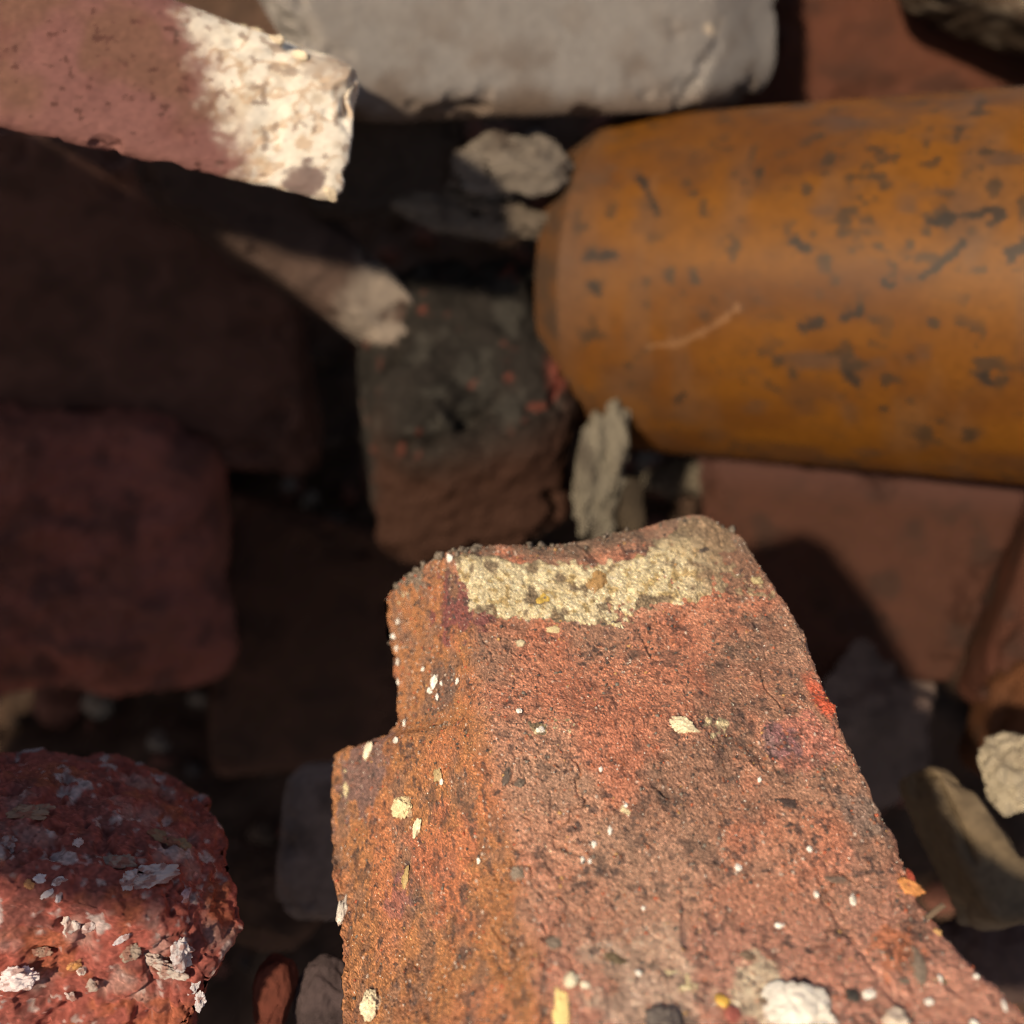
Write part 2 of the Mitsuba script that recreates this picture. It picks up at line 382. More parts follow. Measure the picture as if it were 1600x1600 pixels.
        for comp in sorted(trimesh.graph.connected_components(np.vstack([ff[:, :2], ff[:, 1:]]), nodes=np.arange(len(v))), key=len, reverse=True):
            if (mm[comp] > 0.05).sum() < 60:
                continue
            r2 = np.full(len(v), -1); r2[comp] = np.arange(len(comp))
            f2 = ff[(r2[ff] >= 0).all(1)]
            put(name, (q[comp], r2[f2]), cc[comp], mat, key, label)
            label = None

    px, py, dd = to_pixel(V)
    # yellowish lime mortar left along the far end: bounds in the brick's own coordinates (s across, t along)
    tn = (t - tt[3]) / 0.001                               # mm from the far edge
    lo = 6.0 + 5.0 * sstep(3.2, 4.6, s) - 4 * sstep(5.2, 6.2, s)
    hi = 29 + 4.0 * sstep(3.2, 4.6, s) - 4 * sstep(5.0, 5.3, s) - 5 * sstep(5.3, 6.6, s)
    lo = lo - 6 * sstep(5.4, 6.0, s)
    m = np.minimum((tn - lo) / 3.0, (hi - tn) / 2.6)
    m = np.minimum(m, np.minimum((s - 3.12) * 8, (6.45 - s) * 2))
    m = np.clip(m, -1, 1) + 3.4 * (ns(V, 9, 5, 61) - .5) + 2.2 * (ns(V, 1.8, 3, 62) - .5)
    def mortar_col(v, mm, used):
        cc = mixc((.54, .45, .26), (.64, .56, .38), ns(v, 3, 3, 63))
        cc = mixc(cc, (.34, .24, .10), 0.8 * sstep(.55, .66, ns(v, 1.8, 3, 64)))
        cc = mixc(cc, (.13, .09, .06), 0.85 * sstep(.55, .66, ns(v, 4, 5, 65)))
        cc = mixc(cc, (.15, .115, .08), 0.85 * sstep(11, 4, tn[used] + 9 * (ns(v, 5, 4, 68) - .5) - 3 * sstep(5, 6, s[used])))
        cc = mixc(cc, (.24, .16, .10), 0.8 * sstep(5.5, 6.3, s[used] + .8 * (ns(v, 5, 4, 69) - .5)))
        cc = mixc(cc, (.15, .11, .075), 0.85 * sstep(.2, -.3, mm - .8 * (ns(v, 5, 3, 67) - .5)))
        return cc * (0.7 + 0.6 * ns(v, 0.9, 2, 66))[:, None] * speckle(len(v), 4, .38)
    crust('mortar_crust', m, 0.75, mortar_col, 'sandy yellowish mortar crust', grit=0.9)

    # pebbles and chips stuck to the brick, found where the photograph shows them
    tree = cKDTree(np.stack([px, py], 1)[::2])
    Pv, Nv, dv = P[::2], N[::2], dd[::2]
    def spot(x, y):
        _, ids = tree.query((x, y), k=60)
        ids = ids[np.argmin(dv[ids])]
        return Pv[ids], Nv[ids], dv[ids]
    def chip(name, x, y, w, h, deg, col, seed, flat=0.45, label=None, sub=3, mat='mineral', sink=0.15, cuts=7):
        p, n, dep = spot(x, y)
        ax = math.cos(math.radians(deg)) * R_ - math.sin(math.radians(deg)) * U_
        ax = ax - n * (ax @ n); ax /= np.linalg.norm(ax)
        ay = np.cross(n, ax)
        sx, sy = cam_size(w, dep) / 2 * 1.1, cam_size(h, dep) / 2 * 1.25
        dirty = name == 'dirt_crumb'
        if dirty:
            flat, sink, sx, sy = flat * .8, .3, sx * .9, sy * .9
            col = np.asarray(col) * np.array([1.25, 1.05, .9])
        v, ff = stone(p + n * min(sx, sy) * flat * (1 - 2 * sink) * .5, (sx, sy, min(sx, sy) * flat), np.array([ax, ay, n]), seed, sub, cuts, (.30, .26))
        cc = np.asarray(col) * (0.82 + 0.36 * ns(v, 2.5, 3, seed))[:, None]
        cc = mixc(cc, np.asarray(col) * 0.45, 0.7 * sstep(.62, .70, ns(v, 1.6, 3, seed + 1)))
        hgt_ = (v - p) @ n / (min(sx, sy) * flat)
        cc = mixc(cc, (.26, .12, .075), (.9 if dirty else .75) * sstep(.75 if dirty else .55, .05, hgt_ + 1.2 * (ns(v, 1.2, 3, seed + 2) - .5)))
        cc = cc * speckle(len(v), seed, .18)
        put(name, (v, ff), cc, mat, key, label)
    W, CR, GY, DK, OR, YE = (.80, .76, .68), (.70, .60, .38), (.17, .16, .145), (.05, .045, .04), (.62, .27, .09), (.72, .45, .08)
    chip('pebble', 1252, 1572, 98, 66, 6, W, 201, 0.35, 'largest white lime pebble', 5, cuts=12)
    chip('mortar_flake', 1068, 1127, 38, 22, 25, (.78, .68, .46), 202, 0.4, 'small cream flake in the middle of the face', 4)
    chip('mortar_flake', 620, 1263, 44, 26, 12, (.70, .60, .36), 203, 0.45, 'cream flake on the left side', 4)
    chip('mortar_flake', 645, 1294, 16, 22, 10, (.74, .66, .46), 204, 0.5)
    chip('pebble', 577, 1563, 36, 30, 40, (.74, .66, .46), 205, 0.6, 'pale cream pebble near the bottom', 4)
    chip('mortar_flake', 571, 1171, 14, 24, 20, (.72, .66, .5), 206, 0.5)
    chip('pebble', 532, 1415, 14, 32, 5, (.62, .58, .52), 207, 0.6)
    chip('resin_drop', 872, 1575, 20, 54, 5, (.85, .66, .28), 208, 0.4, 'shiny yellowish streak at the bottom edge', 4)
    chip('pebble', 1402, 1590, 38, 34, 20, (.66, .55, .45), 209, 0.5, None, 4)
    chip('brick_chip', 1422, 1378, 34, 20, 28, OR, 210, 0.5, 'pale orange chip on the right edge', 4)
    chip('brick_chip', 1430, 1358, 16, 30, 10, (.45, .09, .05), 211, 0.6, 'red chip on the right edge', 4)
    chip('brick_chip', 1470, 1442, 14, 9, 10, (.6, .36, .15), 212, 0.5)
    chip('dirt_crumb', 803, 1357, 24, 22, 0, GY, 213, 0.8, 'dark grey crumb on the left ridge', 4)
    chip('dirt_crumb', 1437, 1498, 24, 52, 8, GY, 214, 0.6, 'tall grey crumb near the right edge', 4)
    chip('dirt_crumb', 1418, 1522, 20, 12, -30, GY, 215, 0.6)
    chip('pebble', 1040, 1590, 40, 40, 20, (.13, .11, .10), 216, 0.5, 'dark grey pebble at the bottom', 4)
    chip('pebble', 1131, 1556, 22, 16, 10, YE, 217, 0.5, 'small amber pebble')
    chip('brick_chip', 1146, 1575, 22, 20, 30, (.33, .10, .08), 218, 0.6)
    chip('pebble', 1360, 1545, 20, 12, -30, W, 219, 0.5)
    chip('pebble', 1334, 1548, 20, 16, 0, DK, 220, 0.5)
    chip('pebble', 1279, 1390, 8, 8, 0, W, 221, 0.9)
    chip('pebble', 1333, 1397, 9, 14, 15, W, 222, 0.8)
    chip('pebble', 845, 1133, 12, 9, 20, W, 223, 0.8)
    chip('pebble', 893, 1522, 20, 18, 20, (.74, .68, .5), 224, 0.5)
    chip('pebble', 915, 1530, 14, 10, 20, (.70, .64, .5), 225, 0.5)
    chip('pebble', 850, 932, 22, 20, 0, (.52, .36, .08), 226, 0.5, 'ochre pebble set in the mortar crust')
    chip('pebble', 935, 905, 26, 34, 10, (.36, .22, .09), 227, 0.5, 'brown pebble set in the mortar crust')
    chip('mortar_flake', 988, 918, 18, 12, 0, (.72, .62, .38), 228, 0.5)
    chip('mortar_flake', 812, 1003, 14, 10, 0, (.6, .52, .34), 229, 0.5)
    chip('mortar_flake', 862, 980, 17, 10, 0, (.6, .5, .28), 230, 0.5)
    chip('mortar_flake', 1183, 902, 16, 14, 0, (.46, .38, .2), 231, 0.4)
    chip('mortar_flake', 627, 1372, 12, 24, 10, (.44, .32, .14), 232, 0.4)
    chip('mortar_flake', 678, 1210, 16, 16, 10, (.44, .34, .18), 233, 0.4)
    chip('dirt_crumb', 790, 1205, 14, 34, 20, (.09, .08, .075), 234, 0.6)
    chip('dirt_crumb', 808, 1215, 18, 14, 20, (.11, .10, .09), 235, 0.6)
    chip('dirt_crumb', 865, 1463, 26, 22, 0, (.13, .12, .11), 236, 0.5)
    chip('dirt_crumb', 1100, 858, 20, 18, 0, (.06, .055, .05), 237, 0.6)
    chip('dirt_crumb', 1235, 1247, 34, 16, 8, (.045, .035, .035), 238, 0.35)
    chip('dirt_crumb', 1236, 1280, 18, 10, 0, (.05, .04, .04), 239, 0.4)
    chip('dirt_crumb', 1312, 1365, 38, 16, 12, (.12, .10, .09), 240, 0.35)
    chip('dirt_crumb', 960, 1488, 34, 14, 25, (.10, .09, .06), 241, 0.35)
    chip('dirt_crumb', 1170, 1484, 30, 12, 5, (.12, .10, .08), 242, 0.35)
    for k, (x, y, w, h, dg) in enumerate([(677, 1062, 12, 20, 15), (671, 1077, 12, 9, 0), (661, 1045, 9, 6, 0), (712, 1062, 8, 8, 0), (690, 1066, 6, 7, 0), (684, 1088, 6, 9, 0), (622, 972, 9, 12, 40), (614, 993, 7, 9, 0), (619, 1014, 7, 9, 0), (617, 1036, 8, 11, 0), (622, 1065, 6, 10, 0), (629, 1132, 8, 16, 0), (618, 1155, 12, 9, 0), (700, 870, 10, 12, 0), (808, 1105, 9, 8, 0), (957, 1290, 7, 10, 0), (929, 1310, 7, 9, 0), (975, 1250, 6, 6, 0), (1153, 1345, 12, 9, 0), (935, 1194, 6, 7, 0), (1010, 1410, 6, 6, 0), (1217, 1435, 14, 7, 0), (740, 1338, 8, 8, 0), (1268, 1318, 8, 8, 0), (1188, 1208, 6, 7, 0), (682, 1222, 8, 9, 0), (1525, 1516, 10, 8, 0), (1450, 1555, 14, 8, 0), (1470, 1520, 8, 14, 20), (1572, 1565, 8, 18, 20), (1525, 1590, 14, 12, 0), (1000, 1512, 10, 8, 0), (915, 1335, 6, 9, 0), (927, 1336, 6, 9, 0), (1290, 1585, 10, 10, 0)]):
        chip('white_grain', x, y, w, h, dg, (.80, .77, .70), 300 + k, 0.7, sub=2)
    # uncountable sand grains over the whole brick, tiny white ones standing for glints
    vis = (N @ -F_ > 0.1) & (s > 1) & (s < 7.05)
    ids = rng.choice(np.nonzero(vis)[0], 5200)
    ico = trimesh.creation.icosphere(subdivisions=1)
    iv, jf = np.array(ico.vertices), np.array(ico.faces)
    vs, fs, cs = [], [], []
    pal = np.array([(.75, .70, .62), (.07, .06, .055), (.20, .17, .14), (.45, .12, .06), (.5, .3, .12)])
    for k, q in enumerate(ids):
        pick = rng.choice(5, p=[.44, .24, .16, .10, .06])
        r = 0.00010 + (0.00011 if pick == 0 else 0.00034) * rng.random() ** 2.2
        vs.append(iv * r * rng.uniform(.6, 1.3, 3) * (1 + .3 * rng.normal(size=(len(iv), 1)).clip(-1, 1)) + P[q] + N[q] * r * 0.35)
        fs.append(jf + k * len(iv)); cs.append(np.tile(pal[pick], (len(iv), 1)))
    # dirt clinging to the silhouette edges
    put('sand', (np.vstack(vs), np.vstack(fs)), np.vstack(cs), 'mineral', key, kind='stuff')
    edge_ids = rng.choice(np.nonzero((tn > -5) & (tn < 6 * rng.random(len(tn)) ** 2) & (s > 1.2) & (s < 6.8) & vis & (ns(V, 5, 3, 83) > .52))[0], 190)
    vs, fs, cs = [], [], []
    for k, q in enumerate(edge_ids):
        r = .00018 + .0009 * rng.random() ** 3
        vs.append(iv * r * rng.uniform(.7, 1.3, 3) * (1 + .3 * rng.normal(size=(len(iv), 1)).clip(-1, 1)) + P[q] + N[q] * r * 0.5)
        fs.append(jf + k * len(iv)); cs.append(np.tile(np.array([.16, .13, .10]) * rng.uniform(.6, 1.3), (len(iv), 1)))
    put('dirt_edge', (np.vstack(vs), np.vstack(fs)), np.vstack(cs), 'mineral', key, kind='stuff')
    # rootlet on the right edge
    a, na, _ = spot(1448, 1426)
    b = a + at(1477, 1417, .235) - at(1448, 1426, .235) + 0.002 * U_
    tube = trimesh.creation.cylinder(0.0007, segment=[a, b], sections=10).subdivide().subdivide()
    v = np.array(tube.vertices); v = v + (ns(v, 1.5, 2, 70) - .5)[:, None] * 0.0009 * np.array([0, 1, 1])
    put('rootlet', (v, np.array(tube.faces)), np.tile((.14, .10, .07), (len(v), 1)), 'matte_brick', key)
front_brick()

# ------------------------------------------------------------------ the orange clay-coloured drain pipe
def pipe():
    key = thing('drain_pipe', 'thick orange brown drain pipe with dark specks lying across the rubble', 'pipe')
    ax = 0.875 * R_ - 0.115 * U_ - 0.465 * F_; ax /= np.linalg.norm(ax)
    tip = at(938, 450, .500) - ax * 0.0
    u = np.cross(ax, -F_); u /= np.linalg.norm(u)
    w = np.cross(ax, u)
    rad = 0.080
    prof = [(0.0, rad - .0085), (0.0004, rad - .0075), (0.0125, rad - .0012), (0.0150, rad)]
    def ring_mesh(profile, nphi, closed=False):
        pr = np.array(profile)
        ph = np.linspace(0, 2 * np.pi, nphi, endpoint=False)
        V = tip + pr[:, 0, None, None] * ax + pr[:, 1, None, None] * (np.cos(ph)[None, :, None] * u + np.sin(ph)[None, :, None] * w)
        i, j = np.meshgrid(np.arange(len(pr) - 1), np.arange(nphi), indexing='ij')
        a, b = i * nphi + j, i * nphi + (j + 1) % nphi
        f = np.stack([a, b, b + nphi, a + nphi], -1).reshape(-1, 4)
        return V.reshape(-1, 3), np.vstack([f[:, [0, 1, 2]], f[:, [0, 2, 3]]])
    def orient(V, f, axis_pt=tip):
        n = vnormals(V, f)
        rel = V - axis_pt; rel = rel - (rel @ ax)[:, None] * ax
        return f if np.einsum('ij,ij->i', n, rel).mean() > 0 else f[:, ::-1]
    L = 0.42
    V, f = ring_mesh([(x, rad) for x in np.linspace(.0150, L, 400)], 620)
    f = orient(V, f)
    x = (V - tip) @ ax
    ang = np.arctan2((V - tip) @ w, (V - tip) @ u)
    Q = np.stack([x, ang * rad, np.zeros_like(x)], 1)
    N = vnormals(V, f)
    V = V + N * ((ns(Q, 60, 2, 80) - .5) * .0012)[:, None]
    c = mixc((.150, .058, .0075), (.100, .037, .008), sstep(.35, .7, ns(Q * [1, 1.6, 1], 45, 3, 81)))
    c = mixc(c, (.070, .033, .016), 0.65 * sstep(.50, .68, ns(Q * [1, 1.4, 1], 26, 4, 82)))
    c = mixc(c, (.11, .065, .04), 0.35 * sstep(.5, .7, ns(Q * [1, .4, 1], 18, 4, 83)))
    spots = sstep(.58, .70, ns(Q * [1, 1.1, 1], 5.0, 2, 84) + .25 * (ns(Q, 1.6, 2, 111) - .5)) * sstep(.42, .58, ns(Q, 30, 3, 85))
    smudge = sstep(.52, .70, ns(Q * [.7, 1.2, 1], 15, 5, 109)) * sstep(.40, .6, ns(Q, 50, 2, 110))
    c = mixc(c, (.070, .042, .028), 0.75 * smudge)
    spots2 = sstep(.68, .78, ns(Q, 2.8, 3, 86)) * sstep(.42, .56, ns(Q, 26, 2, 87))
    c = mixc(c, (.036, .026, .018), 0.8 * np.maximum(spots, spots2 * 0.8))
    # tar marks where the photograph shows the longest ones
    px, py, dd = to_pixel(V)
    def stroke(pts, mm, seed):
        best = np.full(len(V), 9e9)
        ps = []
        for (X, Y) in pts:
            k = np.nonzero((np.abs(px - X) < 6) & (np.abs(py - Y) < 6) & (N @ -F_ > 0))[0]
            if len(k): ps.append(V[k[0]])
        for a, b in zip(ps[:-1], ps[1:]):
            g = b - a; l = max(np.linalg.norm(g), 1e-6); g /= l
            rel = V - a; al = np.clip(rel @ g, 0, l)
            best = np.minimum(best, np.linalg.norm(rel - al[:, None] * g, axis=1))
        return sstep(mm, mm * .5, best * 1000 + mm * 2.0 * (ns(Q, 2.4, 4, seed) - .5) + .12 * mm)
    for pts, mm, sd in [([(1462, 348), (1478, 338), (1480, 358), (1466, 356)], 2.4, 90), ([(1480, 350), (1510, 340), (1540, 338), (1558, 330), (1564, 345), (1556, 352)], 2.6, 91), ([(1506, 378), (1494, 402), (1470, 418), (1444, 438)], 2.3, 92), ([(922, 404), (962, 404)], 3.2, 93), ([(933, 452), (937, 456)], 4.6, 94), ([(1004, 282), (1010, 292)], 3.0, 95), ([(1010, 290), (1034, 340)], 1.7, 96), ([(1066, 618), (1072, 624)], 3.2, 97), ([(1330, 590), (1342, 600)], 3.2, 98), ([(1386, 444), (1394, 452)], 2.6, 99), ([(1536, 590), (1548, 600)], 2.8, 100), ([(1262, 515), (1286, 508)], 3.4, 101), ([(1325, 500), (1345, 492)], 3.2, 102), ([(1244, 384), (1262, 392)], 3.2, 103), ([(1585, 400), (1600, 392)], 3.8, 104)]:
        c = mixc(c, (.025, .020, .017), 0.9 * stroke(pts, mm, sd))
    c = mixc(c, (.20, .105, .05), 0.7 * stroke([(1020, 545), (1070, 540), (1120, 515), (1155, 485)], 2.2, 105))
    c = mixc(c, (.09, .05, .03), 0.45 * sstep(.034, .014, x + .012 * (ns(Q, 18, 3, 106) - .5)))
    c = c * (0.85 + 0.3 * ns(Q, 2, 2, 107))[:, None]
    put('barrel', (V, f), c, 'glazed_pipe', key)
    V, f = ring_mesh([(0.0, rad - .0085), (0.0, rad - .0075), (0.004, rad - .0052), (0.0085, rad - .0026), (0.0125, rad - .0006), (0.0150, rad - .00002)], 300)
    f = orient(V, f)
    c = mixc((.085, .036, .011), (.04, .025, .016), .8 * sstep(.4, .65, ns(V, 14, 4, 108)))
    put('bevel', (V, f), c, 'matte_brick', key, 'dirty bevelled rim')
    V, f = ring_mesh([(L, rad - .0085), (0.0, rad - .0085)], 200)
    f = orient(V, f)[:, ::-1]
    put('bore', (V, f), np.tile((.16, .06, .02), (len(V), 1)), 'matte_brick', key)
pipe()

# ------------------------------------------------------------------ bricks and slabs around; far ones coloured darker in place of light falloff
def q4(*p):
    return [at(*x) for x in p]

def left_brick():
    key = thing('lit_end_brick', 'brick pointing in from the upper left, painted pink brown in shade and white at its lit end', 'brick')
    v, f, a = block(q4((-320, -225, .290), (573, 110, .325), (537, 326, .328), (-320, 132, .293)), q4((-300, -190, .38), (545, 100, .37), (500, 275, .37), (-300, 40, .38)), res=.0008, r=.009, rough=(1.6, .6, .25), chip=.010, seed=120, cap=420)
    px, py, d = to_pixel(v)
    c = mixc((.165, .075, .070), (.20, .095, .085), ns(v, 20, 3, 121))  # pink brown tone stands for the shaded part of the face
    c = mixc(c, (.14, .072, .050), 0.8 * sstep(.48, .62, ns(v, 22, 3, 122)))
    c = mixc(c, (.075, .03, .025), 0.8 * sstep(.67, .74, ns(v, 2.6, 3, 123)))
    c = mixc(c, (.14, .055, .05), 0.4 * sstep(.52, .68, ns(v, 9, 3, 130)))
    c = c * (0.8 + 0.4 * ns(v, 1.4, 2, 124))[:, None]
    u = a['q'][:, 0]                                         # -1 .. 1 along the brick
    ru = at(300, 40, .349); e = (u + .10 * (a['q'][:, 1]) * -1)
    lit_end = sstep(.37, .58, e + .10 * (ns(v, 16, 4, 125) - .5) * 2 + .08 * (ns(v, 3.5, 4, 126) - .5) * 2)  # soft shadow edge put into the colour: white where lit, pink where shaded
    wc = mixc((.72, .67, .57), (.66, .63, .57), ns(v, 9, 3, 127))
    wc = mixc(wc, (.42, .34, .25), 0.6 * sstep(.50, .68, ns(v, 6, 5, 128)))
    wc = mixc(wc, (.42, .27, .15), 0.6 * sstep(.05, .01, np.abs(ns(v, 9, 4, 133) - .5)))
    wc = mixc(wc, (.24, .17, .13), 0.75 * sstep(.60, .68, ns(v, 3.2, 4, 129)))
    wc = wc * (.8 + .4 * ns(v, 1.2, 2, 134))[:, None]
    c = mixc(c, wc, lit_end)
    c = mixc(c, (.17, .12, .11), 0.95 * near(v, at(472, 283, .325), 6.8, 131, 0.7, 4))
    c = mixc(c, (.30, .24, .20), 0.6 * near(v, at(500, 95, .325), 9, 132, 0.9, 4))
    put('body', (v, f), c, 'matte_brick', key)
    rng = np.random.default_rng(9)
    # lime crust blisters along the upper edge and the end
    for k, (x, y, w, h) in enumerate([(400, 52, 26, 14), (432, 62, 22, 16), (470, 88, 24, 16), (380, 44, 16, 9), (515, 300, 20, 16), (522, 316, 14, 10), (505, 306, 16, 12)]):
        kk = np.argmin((px - x) ** 2 + (py - y) ** 2 + np.where(d > .40, 1e6, 0))
        vv, ff = stone(v[kk], (cam_size(w, .36) / 2, cam_size(h, .36) / 2, .0016), seen_axes(15), 140 + k, 3, 6)
        put('lime_blister', (vv, ff), np.array((.70, .60, .44)) * (.7 + .5 * ns(vv, 2.5, 3, k))[:, None], 'matte_brick', key)
left_brick()

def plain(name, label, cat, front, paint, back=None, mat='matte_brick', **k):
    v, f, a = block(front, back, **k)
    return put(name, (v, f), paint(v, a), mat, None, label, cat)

def grey_block():
    fr = q4((300, -190, .370), (1105, -200, .430), (1108, 172, .440), (520, 195, .380))
    bk = q4((300, -190, .56), (1222, -200, .468), (1220, 163, .476), (520, 190, .55))
    v, f, a = block(fr, bk, res=.0014, r=.022, rough=(1.6, .4, .12), chip=.010, seed=150, cap=260)
    c = mixc((.225, .213, .202), (.185, .172, .162), ns(v, 25, 3, 151))
    c = mixc(c, (.10, .07, .052), 0.65 * sstep(.46, .72, ns(v * [1, 1, 1.6], 20, 4, 152)) * sstep(-.1, .7, a['q'][:, 1] + .3 * (ns(v, 20, 2, 153) - .5)))
    c = mixc(c, (.15, .12, .10), 0.3 * sstep(.50, .74, ns(v, 12, 4, 154)))
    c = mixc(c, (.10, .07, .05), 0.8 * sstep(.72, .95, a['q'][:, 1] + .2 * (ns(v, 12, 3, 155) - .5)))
    c = mixc(c, (.32, .12, .09), 0.8 * near(v, at(1090, 78, .445), 6, 156, .8, 5))
    c = mixc(c, (.48, .40, .30), 0.8 * near(v, at(1102, 45, .443), 6, 157, .8, 5))
    c = c * (.86 + .28 * ns(v, 2, 2, 158))[:, None]
    put('grey_block', (v, f), c, 'matte_brick', None, 'broad pale grey limewashed block at the top behind the pink and white brick', 'block')
grey_block()

plain('red_tile', 'dull red clay slab at the top right above the pipe', 'slab', q4((1150, -220, .52), (1800, -260, .50), (1800, 170, .53), (1175, 205, .56)),
      lambda v, a: brick_paint(v, (.085, .030, .017), (.07, .026, .015), (.035, .016, .011), 160, .7, .25), th=.05, res=.002, r=.004, seed=160)
plain('brown_stone', 'brown grey worn stone in the top right corner', 'stone', q4((1380, -220, .47), (1850, -220, .45), (1850, 95, .45), (1450, -32, .47)),
      lambda v, a: brick_paint(v, (.055, .038, .026), (.075, .052, .036), (.035, .023, .015), 165, .6, .3, (.3, .25, .19), .4), th=.05, res=.002, r=.010, seed=165)

def sooty():
    fr = q4((620, 700, .425), (886, 620, .425), (882, 868, .455), (590, 920, .47))
    bk = q4((560, 360, .475), (880, 380, .465), (880, 780, .54), (560, 800, .55))
    v, f, a = block(fr, bk, res=.0012, r=.022, rough=(9.0, 3.5, .8), chip=.03, seed=170, cap=220)
    c = brick_paint(v, (.010, .0085, .007), (.016, .013, .011), (.007, .006, .005), 171, .6, .5, (.045, .042, .036), .5)
    low = sstep(-.2, -.75, a['q'][:, 2] + .5 * (ns(v, 22, 3, 172) - .5)) * sstep(-.9, -.3, a['q'][:, 1])
    c = mixc(c, (.036, .015, .009), low)
    c = mixc(c, (.12, .032, .02), .7 * sstep(.66, .73, ns(v, 8, 4, 173)) * (1 - low))
    c = mixc(c, (.24, .06, .038), .9 * near(v, at(860, 575, .432), 12, 174, .6, 8) * sstep(.7, .95, a['q'][:, 0]))
    put('sooty_brick', (v, f), c, 'matte_brick', None, 'soot blackened broken brick with red spots left of the pipe end', 'brick')
sooty()

plain('beige_brick', 'brown brick slanting down behind the pink and white one, its lit end painted pale beige', 'brick',
      q4((250, 60, .425), (668, 480, .452), (622, 550, .452), (200, 280, .425)),
      lambda v, a: mixc(brick_paint(v, (.075, .048, .038), (.06, .038, .03), (.035, .022, .018), 180, .6, .3), (.21, .175, .145), sstep(.45, .62, a['q'][:, 0] + .2 * (ns(v, 12, 3, 181) - .5)) * sstep(.72, .55, ns(v, 8, 3, 182))),  # pale end is painted light, the brown rest painted shade
      th=.06, res=.0014, r=.008, rough=(2.5, 1, .3), seed=180)

plain('dark_brick', 'dark reddish brown brick in shadow beneath the pink and white brick', 'brick',
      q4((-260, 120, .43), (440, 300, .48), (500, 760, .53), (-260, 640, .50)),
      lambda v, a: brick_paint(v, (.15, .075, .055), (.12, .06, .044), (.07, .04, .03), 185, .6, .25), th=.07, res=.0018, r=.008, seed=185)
plain('dark_brick', 'dark brown brick added to stand for shadow between the white brick end and the pale lumps', 'brick',  # brick added here, its dark colour standing in for cast shadow
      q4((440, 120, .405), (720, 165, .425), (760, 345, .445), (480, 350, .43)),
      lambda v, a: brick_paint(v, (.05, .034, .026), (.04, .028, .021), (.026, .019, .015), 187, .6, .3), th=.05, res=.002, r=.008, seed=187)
plain('red_brick', 'dim red brick with a rounded corner in shadow at the left edge', 'brick',
      q4((-260, 600, .47), (310, 640, .495), (372, 1080, .50), (-260, 1110, .47)),
      lambda v, a: brick_paint(v, (.32, .115, .085), (.26, .10, .07), (.13, .06, .05), 190, .8, .35), th=.07, res=.0014, r=.030, rough=(9, 3, .5), seed=190)
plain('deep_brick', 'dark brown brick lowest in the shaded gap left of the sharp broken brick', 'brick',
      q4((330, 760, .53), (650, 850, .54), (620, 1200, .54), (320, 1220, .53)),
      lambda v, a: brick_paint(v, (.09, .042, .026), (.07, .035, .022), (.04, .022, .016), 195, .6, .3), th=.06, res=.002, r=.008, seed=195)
plain('red_slab', 'red brick slab lying below the pipe with the shadow of the sharp brick on it', 'slab',
      q4((1085, 690, .49), (1618, 752, .445), (1490, 1065, .44), (1120, 1080, .475)),
      lambda v, a: mixc(brick_paint(v, (.050, .019, .0115), (.044, .017, .010), (.025, .013, .009), 200, .7, .25), (.075, .035, .03), .6 * sstep(-.55, -.9, a['q'][:, 1])),
      th=.05, res=.0014, r=.005, seed=200)
plain('red_brick', 'dark red brick at the right edge beside the diagonal crack', 'brick',
      q4((1640, 740, .44), (1950, 720, .42), (1950, 1290, .40), (1520, 1090, .435)),
      lambda v, a: brick_paint(v, (.060, .021, .013), (.052, .020, .012), (.028, .014, .010), 205, .7, .25), th=.06, res=.002, r=.007, seed=205)
plain('orange_brick', 'dim orange brown brick at the right edge above the cream stone', 'brick',
      q4((1570, 1035, .425), (1900, 1000, .41), (1900, 1330, .40), (1525, 1210, .42)),
      lambda v, a: brick_paint(v, (.085, .032, .012), (.07, .027, .011), (.035, .018, .010), 208, .7, .25), th=.05, res=.002, r=.010, seed=208)

plain('grey_brick', 'small grey brown brick standing in shadow behind the left side of the sharp brick', 'brick',
      q4((446, 1205, .365), (600, 1190, .37), (600, 1440, .36), (428, 1440, .355)),
      lambda v, a: brick_paint(v, (.20, .155, .135), (.15, .12, .105), (.08, .06, .05), 210, .6, .35), th=.05, res=.0012, r=.006, seed=210)

def lump(name, label, px, py, d, w, h, deg, col, seed, alt=None, dark=None, deep=0.8, tilt=0, cat='stone', sub=5, cuts=10, dirt=.5, rough=(.10, .05)):
    sx, sy = cam_size(w, d) / 2, cam_size(h, d) / 2
    v, f = stone(at(px, py, d), (sx, sy, min(sx, sy) * deep), seen_axes(deg, tilt), seed, sub, cuts, rough)
    col = np.array(col)
    c = brick_paint(v, col, alt if alt is not None else col * .8, dark if dark is not None else col * .35, seed, dirt, .3)
    return put(name, (v, f), c, 'matte_brick', None, label, cat)

WH = (.17, .15, .12)
lump('white_stone', 'pale whitish mortar lump between the grey block and the pipe end', 792, 268, .43, 205, 105, -8, (.14, .12, .10), 401, dark=(.05, .037, .03), dirt=.9, cuts=16, rough=(.3, .10))
lump('white_stone', 'flat beige mortar lump under the pale lump left of the pipe end', 752, 338, .437, 240, 66, 10, (.13, .105, .08), 402, dark=(.04, .03, .024), dirt=.7, cuts=14, rough=(.35, .25))
lump('white_stone', 'upright pale stone sliver in the gap under the pipe end', 935, 752, .442, 86, 215, 12, (.15, .135, .105), 403, dark=(.05, .04, .032), dirt=.8, cuts=14, rough=(.3, .2))
lump('white_stone', 'small pale stone just under the pipe above the red slab', 1060, 752, .53, 130, 72, 5, (.14, .12, .09), 404, dark=(.08, .065, .05), dirt=.8)
lump('greenish_stone', 'dull greenish grey stone behind the far end of the sharp brick', 815, 815, .50, 110, 60, -15, (.08, .07, .042), 405)
